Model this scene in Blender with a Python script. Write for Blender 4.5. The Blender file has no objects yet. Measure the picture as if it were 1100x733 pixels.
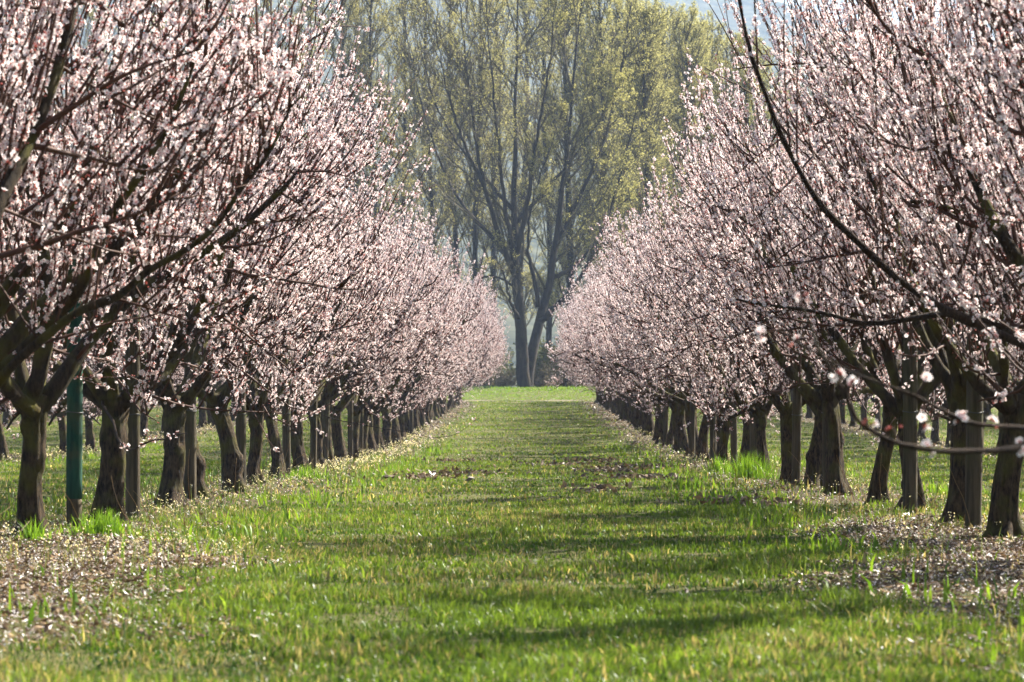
import bpy, math, random
import numpy as np
from mathutils import Vector, noise as mnoise

# ------------------------------------------------------------------ camera, world, sun, exposure
SC = bpy.context.scene
COL = SC.collection
R = math.radians
F = 3245.0            # focal length in pixels of an 1100 px wide frame
VX, HY = 568.0, 447.0  # vanishing point of the lane, horizon
EYE = 0.71

cam_d = bpy.data.cameras.new('camera')
cam = bpy.data.objects.new('camera', cam_d)
COL.objects.link(cam)
cam_d.sensor_width = 36.0
cam_d.lens = F / 1100.0 * 36.0
cam_d.clip_start, cam_d.clip_end = 0.1, 8000.0
cam.location = (0, 0, EYE)
cam.rotation_euler = (R(90) + math.atan((HY - 366.5) / F), 0, math.atan((VX - 550.0) / F))
cam_d.dof.use_dof = True
cam_d.dof.focus_distance = 29.0
cam_d.dof.aperture_fstop = 9.0
SC.camera = cam

SUN_EL = R(42)
SUN_DIR = Vector((0.76, 0.65, 0)).normalized() * math.cos(SUN_EL) + Vector((0, 0, math.sin(SUN_EL)))
world = bpy.data.worlds.new("World")
SC.world = world
world.use_nodes = True
nt = world.node_tree
nt.nodes.clear()
sky = nt.nodes.new('ShaderNodeTexSky')
sky.sky_type = 'NISHITA'
sky.sun_disc = False
sky.sun_elevation = SUN_EL
sky.sun_rotation = math.atan2(SUN_DIR.x, SUN_DIR.y)
sky.air_density, sky.dust_density, sky.ozone_density = 1.0, 1.5, 1.0
bgn = nt.nodes.new('ShaderNodeBackground')
bgn.inputs['Strength'].default_value = 0.05
out = nt.nodes.new('ShaderNodeOutputWorld')
nt.links.new(sky.outputs[0], bgn.inputs[0])
nt.links.new(bgn.outputs[0], out.inputs[0])

sun_d = bpy.data.lights.new('sun', 'SUN')
sun_d.energy = 5.0
sun_d.angle = R(0.5)
sun_d.color = (1.0, 0.94, 0.83)
sun = bpy.data.objects.new('sun', sun_d)
COL.objects.link(sun)
sun.location = (30, 10, 40)
sun.rotation_euler = SUN_DIR.to_track_quat('Z', 'Y').to_euler()

SC.view_settings.view_transform = 'Standard'
SC.view_settings.look = 'None'
SC.view_settings.exposure = 2.25
SC.view_settings.gamma = 1.0
SC.cycles.max_bounces = 6
SC.cycles.diffuse_bounces = 3
SC.cycles.glossy_bounces = 1
SC.cycles.transmission_bounces = 4
SC.cycles.volume_bounces = 1
SC.cycles.use_denoising = True
SC.cycles.use_adaptive_sampling = True
SC.cycles.adaptive_threshold = 0.02
SC.render.use_persistent_data = False

HAZE_DENSITY = 0.00026

# ------------------------------------------------------------------ helpers
def tag(o, label=None, cat=None, group=None, kind=None):
    if label: o['label'] = label
    if cat: o['category'] = cat
    if group: o['group'] = group
    if kind: o['kind'] = kind
    return o

def link(name, data, parent=None):
    o = bpy.data.objects.new(name, data)
    COL.objects.link(o)
    if parent is not None:
        o.parent = parent
    return o

def rise(d):
    """height of the ground at distance d"""
    d = np.asarray(d, float)
    s = 0.019
    z = np.where(d < 45, 0.0, np.where(d < 65, s * (d - 45) ** 2 / 40.0, s * (d - 55)))
    z = np.where(d > 122, s * 67 + 0.030 * (d - 122), z)
    return np.where(d > 150, s * 67 + 0.030 * 28 + 0.004 * (d - 150), z)

def gz(x, y):
    """ground height with gentle bumps"""
    return (rise(y) + 0.018 * np.sin(x * 1.7 + 0.6 * np.sin(y * 0.9)) * np.sin(y * 0.8 + 1.1)
            + np.where((y < 150) & (np.abs(x) < 17), 0.008 * np.sin(x * 5.1 + y * 2.3) * np.sin(y * 4.7 - x * 1.9), 0)
            + 0.01 * np.exp(-((np.abs(x) - 2.75) / 0.7) ** 2))

def px(u, v, d):
    """point at distance d seen at pixel u, v of the photograph"""
    return np.array([(u - VX) * d / F, d, EYE + (HY - v) * d / F])

class Geo:
    """collects vertices, faces (of any size) and vertex colours"""
    def __init__(self):
        self.v, self.f, self.c, self.n = [], [], [], 0
    def add(self, v, faces, col=None):
        v = np.asarray(v, np.float32).reshape(-1, 3)
        self.v.append(v)
        for fa in (faces if isinstance(faces, (list, tuple)) else [faces]):
            self.f.append(np.asarray(fa, np.int64) + self.n)
        if col is None:
            col = np.ones((len(v), 3), np.float32)
        col = np.asarray(col, np.float32)
        if col.ndim == 1:
            col = np.tile(col, (len(v), 1))
        self.c.append(col)
        self.n += len(v)
    def mesh(self, name, mat, smooth=True, color=True):
        v = np.concatenate(self.v) if self.v else np.zeros((0, 3), np.float32)
        me = bpy.data.meshes.new(name)
        me.vertices.add(len(v))
        me.vertices.foreach_set('co', v.ravel())
        nl = sum(f.size for f in self.f)
        npoly = sum(f.shape[0] for f in self.f)
        me.loops.add(nl)
        me.loops.foreach_set('vertex_index', np.concatenate([f.ravel() for f in self.f]).astype(np.int32))
        sizes = np.concatenate([np.full(f.shape[0], f.shape[1]) for f in self.f])
        starts = np.concatenate([[0], np.cumsum(sizes)[:-1]]).astype(np.int32)
        me.polygons.add(npoly)
        me.polygons.foreach_set('loop_start', starts)
        me.polygons.foreach_set('use_smooth', np.full(npoly, smooth))
        if color:
            a = me.color_attributes.new('col', 'FLOAT_COLOR', 'POINT')
            c = np.concatenate(self.c)
            a.data.foreach_set('color', np.concatenate([c, np.ones((len(c), 1), np.float32)], 1).ravel())
        me.update(calc_edges=True)
        me.materials.append(mat)
        return me

def norm(a):
    return a / np.maximum(np.linalg.norm(a, axis=-1, keepdims=True), 1e-9)

def grow(starts, dirs, lengths, K, up, wob, rng):
    """M curves of K points; up = bend toward +z per step, wob = random turning"""
    M = len(starts)
    P = np.zeros((M, K, 3))
    P[:, 0] = starts
    d = norm(np.asarray(dirs, float))
    step = (np.asarray(lengths) / (K - 1))[:, None]
    drift = rng.normal(0, 1, (M, 3)) * wob * 0.5
    up = np.broadcast_to(np.asarray(up, float), (M,))
    for k in range(1, K):
        d = d + drift + rng.normal(0, 1, (M, 3)) * wob
        d[:, 2] += up
        d = norm(d)
        P[:, k] = P[:, k - 1] + d * step
    return P

def tubes(geo, P, rad, sides, col=None, caps=True):
    """tubes along M curves (M,K,3) with radii (M,K)"""
    M, K, _ = P.shape
    if M == 0:
        return
    T = np.gradient(P, axis=1)
    T = norm(T)
    mean = norm(P[:, -1] - P[:, 0])
    ref = np.zeros((M, 3))
    ref[np.arange(M), np.argmin(np.abs(mean), axis=1)] = 1
    U = norm(np.cross(T, ref[:, None, :]))
    W = np.cross(T, U)
    a = np.arange(sides) * 2 * math.pi / sides
    ring = (P[:, :, None, :] + rad[:, :, None, None] * (np.cos(a)[None, None, :, None] * U[:, :, None, :]
            + np.sin(a)[None, None, :, None] * W[:, :, None, :]))
    v = ring.reshape(-1, 3)
    base = (np.arange(M)[:, None, None] * K + np.arange(K - 1)[None, :, None]) * sides
    j = np.arange(sides)[None, None, :]
    j2 = (j + 1) % sides
    q = np.stack([base + j, base + j2, base + sides + j2, base + sides + j], -1).reshape(-1, 4)
    faces = [q]
    if caps:
        endb = (np.arange(M)[:, None] * K + K - 1) * sides + np.arange(sides)[None, :]
        faces.append(endb)
        startb = (np.arange(M)[:, None] * K) * sides + np.arange(sides)[None, ::-1]
        faces.append(startb)
    geo.add(v, faces, col)

def along(P, idx, t):
    """points and tangents at fraction t of curves P[idx]"""
    K = P.shape[1]
    s = np.clip(np.asarray(t) * (K - 1), 0, K - 1.0001)
    k = s.astype(int)
    f = (s - k)[:, None]
    a, b = P[idx, k], P[idx, k + 1]
    return a * (1 - f) + b * f, norm(b - a)

def basis(n, rng):
    n = norm(n)
    h = rng.normal(0, 1, n.shape)
    u = norm(np.cross(n, h))
    return u, np.cross(n, u), n

def stamp(geo, tv, tf, tc, pos, nrm, size, rng, tint):
    """copies of a template (verts, faces, colours) at pos facing nrm"""
    N, V = len(pos), len(tv)
    if N == 0:
        return
    u, w, n = basis(nrm, rng)
    tv = np.asarray(tv, float)
    v = (pos[:, None, :] + size[:, None, None] * (tv[None, :, 0, None] * u[:, None, :]
         + tv[None, :, 1, None] * w[:, None, :] + tv[None, :, 2, None] * n[:, None, :]))
    faces = []
    for fs in tf:
        fs = np.asarray(fs)
        faces.append((np.arange(N)[:, None, None] * V + fs[None]).reshape(-1, fs.shape[1]))
    c = np.clip(np.asarray(tc)[None] * tint[:, None, :], 0, 1)
    geo.add(v.reshape(-1, 3), faces, c.reshape(-1, 3))

# ------------------------------------------------------------------ materials
def new_mat(name):
    m = bpy.data.materials.new(name)
    m.use_nodes = True
    m.node_tree.nodes.clear()
    return m, m.node_tree.nodes, m.node_tree.links

def leaf_mat(name, transl=0.4, gloss=0.0, rough=0.4, sat_t=None):
    """thin living tissue: colour from the mesh, part of the light comes through"""
    m, N, L = new_mat(name)
    at = N.new('ShaderNodeAttribute'); at.attribute_name = 'col'
    df = N.new('ShaderNodeBsdfDiffuse')
    tr = N.new('ShaderNodeBsdfTranslucent')
    mx = N.new('ShaderNodeMixShader'); mx.inputs[0].default_value = transl
    o = N.new('ShaderNodeOutputMaterial')
    L.new(at.outputs['Color'], df.inputs['Color'])
    if sat_t:
        mm = N.new('ShaderNodeMix'); mm.data_type = 'RGBA'; mm.blend_type = 'MULTIPLY'
        mm.inputs['Factor'].default_value = 1.0
        L.new(at.outputs['Color'], mm.inputs['A'])
        mm.inputs['B'].default_value = (*sat_t, 1)
        L.new(mm.outputs['Result'], tr.inputs['Color'])
    else:
        L.new(at.outputs['Color'], tr.inputs['Color'])
    L.new(df.outputs[0], mx.inputs[1]); L.new(tr.outputs[0], mx.inputs[2])
    last = mx
    if gloss:
        gl = N.new('ShaderNodeBsdfGlossy'); gl.inputs['Roughness'].default_value = rough
        m2 = N.new('ShaderNodeMixShader'); m2.inputs[0].default_value = gloss
        L.new(mx.outputs[0], m2.inputs[1]); L.new(gl.outputs[0], m2.inputs[2])
        last = m2
    L.new(last.outputs[0], o.inputs['Surface'])
    return m

def bark_mat(name, dark, light, moss, moss_amt, scale=14.0, bump=0.6, stretch=0.25):
    m, N, L = new_mat(name)
    tc = N.new('ShaderNodeTexCoord')
    mp = N.new('ShaderNodeMapping'); mp.inputs['Scale'].default_value = (1, 1, stretch)
    L.new(tc.outputs['Object'], mp.inputs[0])
    n1 = N.new('ShaderNodeTexNoise'); n1.inputs['Scale'].default_value = scale * 2.2; n1.inputs['Detail'].default_value = 6; n1.inputs['Roughness'].default_value = 0.7
    L.new(mp.outputs[0], n1.inputs['Vector'])
    cr = N.new('ShaderNodeValToRGB')
    cr.color_ramp.elements[0].position = 0.38; cr.color_ramp.elements[0].color = (*dark, 1)
    cr.color_ramp.elements[1].position = 0.68; cr.color_ramp.elements[1].color = (*light, 1)
    L.new(n1.outputs['Fac'], cr.inputs[0])
    n2 = N.new('ShaderNodeTexNoise'); n2.inputs['Scale'].default_value = 5.0; n2.inputs['Detail'].default_value = 5
    L.new(tc.outputs['Object'], n2.inputs['Vector'])
    cr2 = N.new('ShaderNodeValToRGB')
    cr2.color_ramp.elements[0].position = 0.62 - moss_amt * 0.3; cr2.color_ramp.elements[0].color = (0, 0, 0, 1)
    cr2.color_ramp.elements[1].position = 0.78 - moss_amt * 0.2; cr2.color_ramp.elements[1].color = (1, 1, 1, 1)
    L.new(n2.outputs['Fac'], cr2.inputs[0])
    mx = N.new('ShaderNodeMix'); mx.data_type = 'RGBA'
    L.new(cr2.outputs[0], mx.inputs['Factor'])
    L.new(cr.outputs[0], mx.inputs['A']); mx.inputs['B'].default_value = (*moss, 1)
    bp = N.new('ShaderNodeBump'); bp.inputs['Strength'].default_value = bump; bp.inputs['Distance'].default_value = 0.045
    L.new(n1.outputs['Fac'], bp.inputs['Height'])
    b = N.new('ShaderNodeBsdfPrincipled'); b.inputs['Roughness'].default_value = 0.9
    b.inputs['Specular IOR Level'].default_value = 0.15
    L.new(mx.outputs['Result'], b.inputs['Base Color']); L.new(bp.outputs[0], b.inputs['Normal'])
    o = N.new('ShaderNodeOutputMaterial'); L.new(b.outputs[0], o.inputs['Surface'])
    return m

def flat_mat(name, col, rough=0.85):
    m, N, L = new_mat(name)
    b = N.new('ShaderNodeBsdfPrincipled'); b.inputs['Roughness'].default_value = rough
    b.inputs['Specular IOR Level'].default_value = 0.2
    tc = N.new('ShaderNodeTexCoord')
    n = N.new('ShaderNodeTexNoise'); n.inputs['Scale'].default_value = 9; n.inputs['Detail'].default_value = 4
    L.new(tc.outputs['Object'], n.inputs['Vector'])
    cr = N.new('ShaderNodeValToRGB')
    cr.color_ramp.elements[0].position = 0.3; cr.color_ramp.elements[0].color = (*[c * 0.7 for c in col], 1)
    cr.color_ramp.elements[1].position = 0.7; cr.color_ramp.elements[1].color = (*[min(1, c * 1.25) for c in col], 1)
    L.new(n.outputs['Fac'], cr.inputs[0]); L.new(cr.outputs[0], b.inputs['Base Color'])
    o = N.new('ShaderNodeOutputMaterial'); L.new(b.outputs[0], o.inputs['Surface'])
    return m

M_TRUNK = bark_mat('apricot_bark', (0.010, 0.007, 0.005), (0.110, 0.075, 0.040), (0.082, 0.078, 0.016), 0.5, 20, 1.0, 0.3)
M_LIMB = bark_mat('mossy_limb_bark', (0.016, 0.011, 0.007), (0.072, 0.050, 0.028), (0.088, 0.082, 0.016), 0.55, 18, 0.8)
M_DARKLIMB = bark_mat('dark_limb_bark', (0.016, 0.010, 0.007), (0.065, 0.04, 0.026), (0.05, 0.042, 0.02), 0.2, 24, 0.8)
M_TWIG = flat_mat('twig_bark', (0.060, 0.027, 0.016), 0.7)
M_PETAL = leaf_mat('blossom_petal', 0.42)
M_GRASS = leaf_mat('grass_blade', 0.5, 0.02, 0.38, (1.25, 1.1, 0.55))
M_LITTER = leaf_mat('dry_litter', 0.15, 0.04, 0.4)
M_POPLEAF = leaf_mat('spring_poplar_leaf', 0.52)
M_POPBARK = bark_mat('poplar_bark', (0.014, 0.011, 0.008), (0.052, 0.039, 0.027), (0.04, 0.036, 0.015), 0.25, 2.2, 0.8)
M_POPTWIG = flat_mat('poplar_twig', (0.078, 0.064, 0.034))
M_STAKE = bark_mat('weathered_stake', (0.03, 0.025, 0.015), (0.10, 0.08, 0.05), (0.06, 0.062, 0.022), 0.4, 16, 0.5, 0.06)

def ground_mat():
    m, N, L = new_mat('orchard_ground')
    g = N.new('ShaderNodeNewGeometry')
    sp = N.new('ShaderNodeSeparateXYZ'); L.new(g.outputs['Position'], sp.inputs[0])
    n1 = N.new('ShaderNodeTexNoise'); n1.inputs['Scale'].default_value = 0.9; n1.inputs['Detail'].default_value = 8; n1.inputs['Roughness'].default_value = 0.7
    L.new(g.outputs['Position'], n1.inputs['Vector'])
    n2 = N.new('ShaderNodeTexNoise'); n2.inputs['Scale'].default_value = 22; n2.inputs['Detail'].default_value = 6; n2.inputs['Roughness'].default_value = 0.75
    L.new(g.outputs['Position'], n2.inputs['Vector'])
    gr = N.new('ShaderNodeValToRGB')
    e = gr.color_ramp.elements
    e[0].position = 0.32; e[0].color = (0.05, 0.036, 0.018, 1)
    e[1].position = 0.72; e[1].color = (0.16, 0.13, 0.05, 1)
    x = gr.color_ramp.elements.new(0.5); x.color = (0.075, 0.08, 0.022, 1)
    L.new(n2.outputs['Fac'], gr.inputs[0])
    soil = N.new('ShaderNodeValToRGB')
    e = soil.color_ramp.elements
    e[0].position = 0.35; e[0].color = (0.03, 0.021, 0.013, 1)
    e[1].position = 0.7; e[1].color = (0.11, 0.08, 0.05, 1)
    L.new(n2.outputs['Fac'], soil.inputs[0])
    # strips of bare soil under the rows (rows every 5.5 m, first at +-2.75)
    ad = N.new('ShaderNodeMath'); ad.operation = 'ADD'; ad.inputs[1].default_value = 2.75 + 55
    L.new(sp.outputs['X'], ad.inputs[0])
    md = N.new('ShaderNodeMath'); md.operation = 'PINGPONG'; md.inputs[1].default_value = 2.75
    L.new(ad.outputs[0], md.inputs[0])
    nz = N.new('ShaderNodeMath'); nz.operation = 'MULTIPLY_ADD'; nz.inputs[1].default_value = 1.6; nz.inputs[2].default_value = -0.8
    L.new(n1.outputs['Fac'], nz.inputs[0])
    su = N.new('ShaderNodeMath'); su.operation = 'ADD'
    L.new(md.outputs[0], su.inputs[0]); L.new(nz.outputs[0], su.inputs[1])
    mr = N.new('ShaderNodeMapRange'); mr.inputs['From Min'].default_value = 0.45; mr.inputs['From Max'].default_value = 1.0
    mr.inputs['To Min'].default_value = 0.85; mr.inputs['To Max'].default_value = 0.0
    L.new(su.outputs[0], mr.inputs[0])
    mrd = N.new('ShaderNodeMapRange'); mrd.inputs['From Min'].default_value = 121; mrd.inputs['From Max'].default_value = 124
    mrd.inputs['To Min'].default_value = 1.0; mrd.inputs['To Max'].default_value = 0.0
    L.new(sp.outputs['Y'], mrd.inputs[0])
    mu = N.new('ShaderNodeMath'); mu.operation = 'MULTIPLY'
    L.new(mr.outputs[0], mu.inputs[0]); L.new(mrd.outputs[0], mu.inputs[1])
    mx = N.new('ShaderNodeMix'); mx.data_type = 'RGBA'
    L.new(mu.outputs[0], mx.inputs['Factor']); L.new(gr.outputs[0], mx.inputs['A']); L.new(soil.outputs[0], mx.inputs['B'])
    bp = N.new('ShaderNodeBump'); bp.inputs['Strength'].default_value = 0.8; bp.inputs['Distance'].default_value = 0.03
    L.new(n2.outputs['Fac'], bp.inputs['Height'])
    b = N.new('ShaderNodeBsdfPrincipled'); b.inputs['Roughness'].default_value = 0.95; b.inputs['Specular IOR Level'].default_value = 0.1
    L.new(mx.outputs['Result'], b.inputs['Base Color']); L.new(bp.outputs[0], b.inputs['Normal'])
    o = N.new('ShaderNodeOutputMaterial'); L.new(b.outputs[0], o.inputs['Surface'])
    return m

def hill_mat():
    m, N, L = new_mat('wooded_hillside')
    g = N.new('ShaderNodeNewGeometry')
    n1 = N.new('ShaderNodeTexNoise'); n1.inputs['Scale'].default_value = 0.08; n1.inputs['Detail'].default_value = 9; n1.inputs['Roughness'].default_value = 0.7
    L.new(g.outputs['Position'], n1.inputs['Vector'])
    cr = N.new('ShaderNodeValToRGB')
    e = cr.color_ramp.elements
    e[0].position = 0.38; e[0].color = (0.025, 0.03, 0.02, 1)
    e[1].position = 0.66; e[1].color = (0.10, 0.10, 0.06, 1)
    L.new(n1.outputs['Fac'], cr.inputs[0])
    b = N.new('ShaderNodeBsdfDiffuse')
    L.new(cr.outputs[0], b.inputs['Color'])
    o = N.new('ShaderNodeOutputMaterial'); L.new(b.outputs[0], o.inputs['Surface'])
    return m

# ------------------------------------------------------------------ ground, path, hill, haze
def build_ground():
    ys = np.concatenate([np.linspace(-30, 2, 14), np.arange(2.5, 60, 0.2), np.arange(60, 150, 1.5), np.geomspace(150, 1760, 44)])
    xs = np.concatenate([-np.geomspace(1120, 16, 24), np.arange(-15.6, 15.7, 0.2), np.geomspace(16, 1120, 24)])
    X, Y = np.meshgrid(xs, ys)
    Z = gz(X, Y)
    nx, ny = len(xs), len(ys)
    i = np.arange(ny - 1)[:, None] * nx + np.arange(nx - 1)[None]
    q = np.stack([i, i + 1, i + nx + 1, i + nx], -1).reshape(-1, 4)
    g = Geo(); g.add(np.stack([X, Y, Z], -1), q)
    tag(link('ground', g.mesh('ground', ground_mat(), color=False)), kind='structure')
    # the trodden track that crosses the end of the lane
    g = Geo()
    xs = np.arange(-30, 30.1, 0.75)
    a = 123.0 + 0.25 * np.sin(xs * 0.4)
    L = np.stack([xs, a, gz(xs, a) + 0.012], -1); Rr = np.stack([xs, a + 1.6, gz(xs, a + 1.6) + 0.012], -1)
    n = len(xs); k = np.arange(n - 1)
    g.add(np.concatenate([L, Rr]), np.stack([k, k + 1, n + k + 1, n + k], -1))
    tag(link('path', g.mesh('path', flat_mat('track_soil', (0.11, 0.095, 0.045)), color=False)), kind='structure')

def build_hill():
    rng = np.random.default_rng(3)
    us = np.linspace(-1500, 2600, 130)
    ridge_u = np.array([-1600, -600, 200, 560, 700, 800, 900, 1000, 1100, 1500, 2700])
    ridge_v = np.array([-40, -90, -120, -70, -25, 2, 26, 52, 80, 130, 200])
    rv = np.interp(us, ridge_u, ridge_v)
    rv = rv + 5 * np.sin(us * 0.021) + 3 * np.sin(us * 0.057 + 1)
    n = 60
    V = []
    for k in range(n):
        t = k / (n - 1)
        d = 480 + 1220 * t
        zt = (HY - rv) * 1700 / F + EYE
        prof = t ** 1.15
        x = (us - VX) * d / F * (1 + 0.0 * t)
        z = 2.0 + zt * prof + 5 * np.sin(us * 0.013 + t * 7) * t * (1 - t) * 2
        bump = np.array([mnoise.noise((xx * 0.06, d * 0.06, 0)) for xx in x]) * 3.5 * min(1, t * 4)
        V.append(np.stack([x, np.full_like(x, d), z + bump], -1))
    V = np.stack(V)
    m = len(us)
    i = np.arange(n - 1)[:, None] * m + np.arange(m - 1)[None]
    g = Geo(); g.add(V, np.stack([i, i + 1, i + m + 1, i + m], -1).reshape(-1, 4))
    tag(link('hill', g.mesh('hill', hill_mat(), color=False)), kind='structure')

def build_haze():
    x0, x1, y0, y1, z0, z1 = -1150, 1150, -45, 1790, -2, 318
    v = [(x, y, z) for z in (z0, z1) for y in (y0, y1) for x in (x0, x1)]
    f = np.array([(0, 2, 3, 1), (4, 5, 7, 6), (0, 1, 5, 4), (2, 6, 7, 3), (0, 4, 6, 2), (1, 3, 7, 5)])
    m, N, L = new_mat('morning_haze')
    pv = N.new('ShaderNodeVolumePrincipled')
    pv.inputs['Color'].default_value = (0.54, 0.70, 1.0, 1)
    pv.inputs['Density'].default_value = HAZE_DENSITY
    pv.inputs['Anisotropy'].default_value = 0.0
    o = N.new('ShaderNodeOutputMaterial'); L.new(pv.outputs[0], o.inputs['Volume'])
    m.cycles.homogeneous_volume = True
    g = Geo(); g.add(v, f)
    tag(link('haze', g.mesh('haze', m, smooth=False, color=False)), kind='stuff')

build_ground()
build_hill()

# ------------------------------------------------------------------ blossom templates
def flower_template():
    v, c, f = [], [], []
    for k in range(5):
        a = k * 2 * math.pi / 5
        ca, sa = math.cos(a), math.sin(a)
        for (r, s, z) in ((0.10, 0.0, 0.0), (0.66, 0.40, 0.20), (1.0, 0.0, 0.30), (0.66, -0.40, 0.20)):
            v.append((r * ca - s * sa, r * sa + s * ca, z))
        f.append((k * 4, k * 4 + 1, k * 4 + 2, k * 4 + 3))
        c += [(0.88, 0.66, 0.63), (1, 1, 1), (1, 1, 1), (1, 1, 1)]
    b = len(v)
    for k in range(3):
        a = k * 2 * math.pi / 3
        v.append((0.40 * math.cos(a), 0.40 * math.sin(a), 0.02)); c.append((0.42, 0.10, 0.07))
    v.append((0, 0, -0.7)); c.append((0.26, 0.055, 0.035))
    t = [(b, b + 3, b + 1), (b + 1, b + 3, b + 2), (b + 2, b + 3, b)]
    return np.array(v), [np.array(f), np.array(t)], np.array(c)

def bud_template():
    v = [(0.34, 0, 0.1), (0, 0.34, 0.1), (-0.34, 0, 0.1), (0, -0.34, 0.1), (0, 0, 0.62), (0, 0, -0.5)]
    c = [(0.66, 0.25, 0.21)] * 4 + [(0.92, 0.58, 0.52), (0.24, 0.05, 0.035)]
    t = [(0, 1, 4), (1, 2, 4), (2, 3, 4), (3, 0, 4), (1, 0, 5), (2, 1, 5), (3, 2, 5), (0, 3, 5)]
    return np.array(v), [np.array(t)], np.array(c)

FLW, BUD = flower_template(), bud_template()

def bloom(geo, pos, out_dir, rng, bud_share):
    N = len(pos)
    isb = rng.random(N) < bud_share
    n = norm(out_dir + rng.normal(0, 0.45, (N, 3)))
    for flag, tpl, s0, s1 in ((False, FLW, 0.0098, 0.0145), (True, BUD, 0.010, 0.0145)):
        m = isb == flag
        k = int(m.sum())
        pale = rng.random((k, 1)) ** 2.6
        tint = np.array([0.955, 0.935, 0.93]) * (1 - pale) + np.array([0.94, 0.77, 0.73]) * pale
        tint = tint * rng.uniform(0.9, 1.0, (k, 1))
        stamp(geo, *tpl, pos[m], n[m], rng.uniform(s0, s1, k), rng, tint)

def bloom_on(geo, P, per_m, rng, t0=0.05, t1=0.97, bud=0.30, off=0.0125):
    """clusters of blossoms along curves P (M,K,3)"""
    ln = np.linalg.norm(np.diff(P, axis=1), axis=2).sum(1)
    cl = np.maximum(1, (ln * per_m / 4.0 * rng.uniform(0.55, 1.35, len(P))).astype(int))   # clusters of about four
    idx = np.repeat(np.arange(len(P)), cl)
    t = rng.uniform(t0, t1, len(idx))
    idx, t = np.repeat(idx, 4), np.repeat(t, 4)
    keep = rng.random(len(idx)) < 0.92
    idx, t = idx[keep], t[keep]
    t = np.clip(t + rng.normal(0, 0.012, len(t)) / np.maximum(ln[idx], 0.2), 0.01, 0.999)
    p, tan = along(P, idx, t)
    r = rng.normal(0, 1, p.shape)
    r = norm(r - tan * (r * tan).sum(1, keepdims=True))
    pos = p + r * rng.uniform(0.6, 1.5, (len(p), 1)) * off
    b = np.where(t > 0.85, bud + 0.25, bud)
    bloom(geo, pos, r + 0.15 * tan, rng, b)

# ------------------------------------------------------------------ apricot trees
def env_r(z):
    return np.interp(z, [0.45, 0.7, 1.2, 2.0, 3.0, 3.8, 4.5, 5.1], [0.9, 1.45, 1.75, 1.88, 1.78, 1.55, 1.22, 0.7])

def fit(starts, dirs, lengths, up):
    """shorten shoots that would leave the crown's outline"""
    ln = lengths.copy()
    loose = 1.0 + 0.16 * ((np.arange(len(ln)) * 0.618) % 1.0) ** 4
    for _ in range(5):
        e = starts + norm(dirs + np.array([0, 0, 1.0]) * np.broadcast_to(up, (len(starts),))[:, None]) * ln[:, None]
        badm = (np.hypot(e[:, 0], e[:, 1]) > env_r(e[:, 2] / loose) * loose) | (e[:, 2] > 4.95 * loose)
        ln = np.where(badm, ln * 0.78, ln)
    return ln

def trunk_mesh(rng, fork, lean, name='trunk', r0=0.08):
    sides, rings = 32, 46
    seed = rng.uniform(0, 100)
    r0 = r0 * rng.uniform(0.85, 1.15)
    lob, ph = rng.integers(3, 6), rng.uniform(0, 6.28)
    knots = [(rng.uniform(0, 6.28), rng.uniform(0.12, fork * 0.95), rng.uniform(0.02, 0.045), rng.uniform(0.03, 0.055)) for _ in range(4)]
    g = Geo()
    V = []
    for k in range(rings):
        t = k / (rings - 1)
        z = -0.12 + t * (fork + 0.12 + 0.03)
        zz = max(z, 0)
        flare = 0.055 * math.exp(-zz / 0.10)
        r = r0 * (1.05 - 0.14 * t) + flare + 0.022 * t ** 6
        wob = min(1, zz / 0.15) * (1 - t ** 4)
        cx = lean[0] * zz ** 1.2 + 0.018 * wob * math.sin(zz * 6.5 + seed)
        cy = lean[1] * zz ** 1.2 + 0.018 * wob * math.cos(zz * 5.3 + seed * 2)
        for j in range(sides):
            a = j * 2 * math.pi / sides
            ca, sa = math.cos(a), math.sin(a)
            nz = mnoise.noise((ca * 1.5 + seed, sa * 1.5, z * 2.6))
            rid = 1 - abs(mnoise.noise((ca * 4.6 + seed, sa * 4.6 + 7, z * 2.2)))
            fine = mnoise.noise((ca * 9 + seed, sa * 9, z * 22))
            rr = r * (1 + 0.24 * nz + 0.13 * (rid - 0.8) + 0.045 * fine)
            rr *= 1 + 0.34 * math.cos(lob * a + ph + z * 2) * math.exp(-zz / 0.11)
            for (ka, kz, kh, kw) in knots:
                da = math.atan2(math.sin(a - ka), math.cos(a - ka)) * r
                q = (da * da + (z - kz) ** 2) / (kw * kw)
                rr += kh * (math.exp(-q) - 0.75 * math.exp(-q * 5))
            V.append((cx + rr * ca, cy + rr * sa, z))
    V.append((lean[0] * fork ** 1.2, lean[1] * fork ** 1.2, fork + 0.07))
    q = []
    for k in range(rings - 1):
        for j in range(sides):
            q.append((k * sides + j, k * sides + (j + 1) % sides, (k + 1) * sides + (j + 1) % sides, (k + 1) * sides + j))
    top = (rings - 1) * sides
    t = [(top + j, top + (j + 1) % sides, len(V) - 1) for j in range(sides)]
    g.add(V, [np.array(q), np.array(t)])
    return g.mesh(name, M_TRUNK, color=False)

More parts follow.
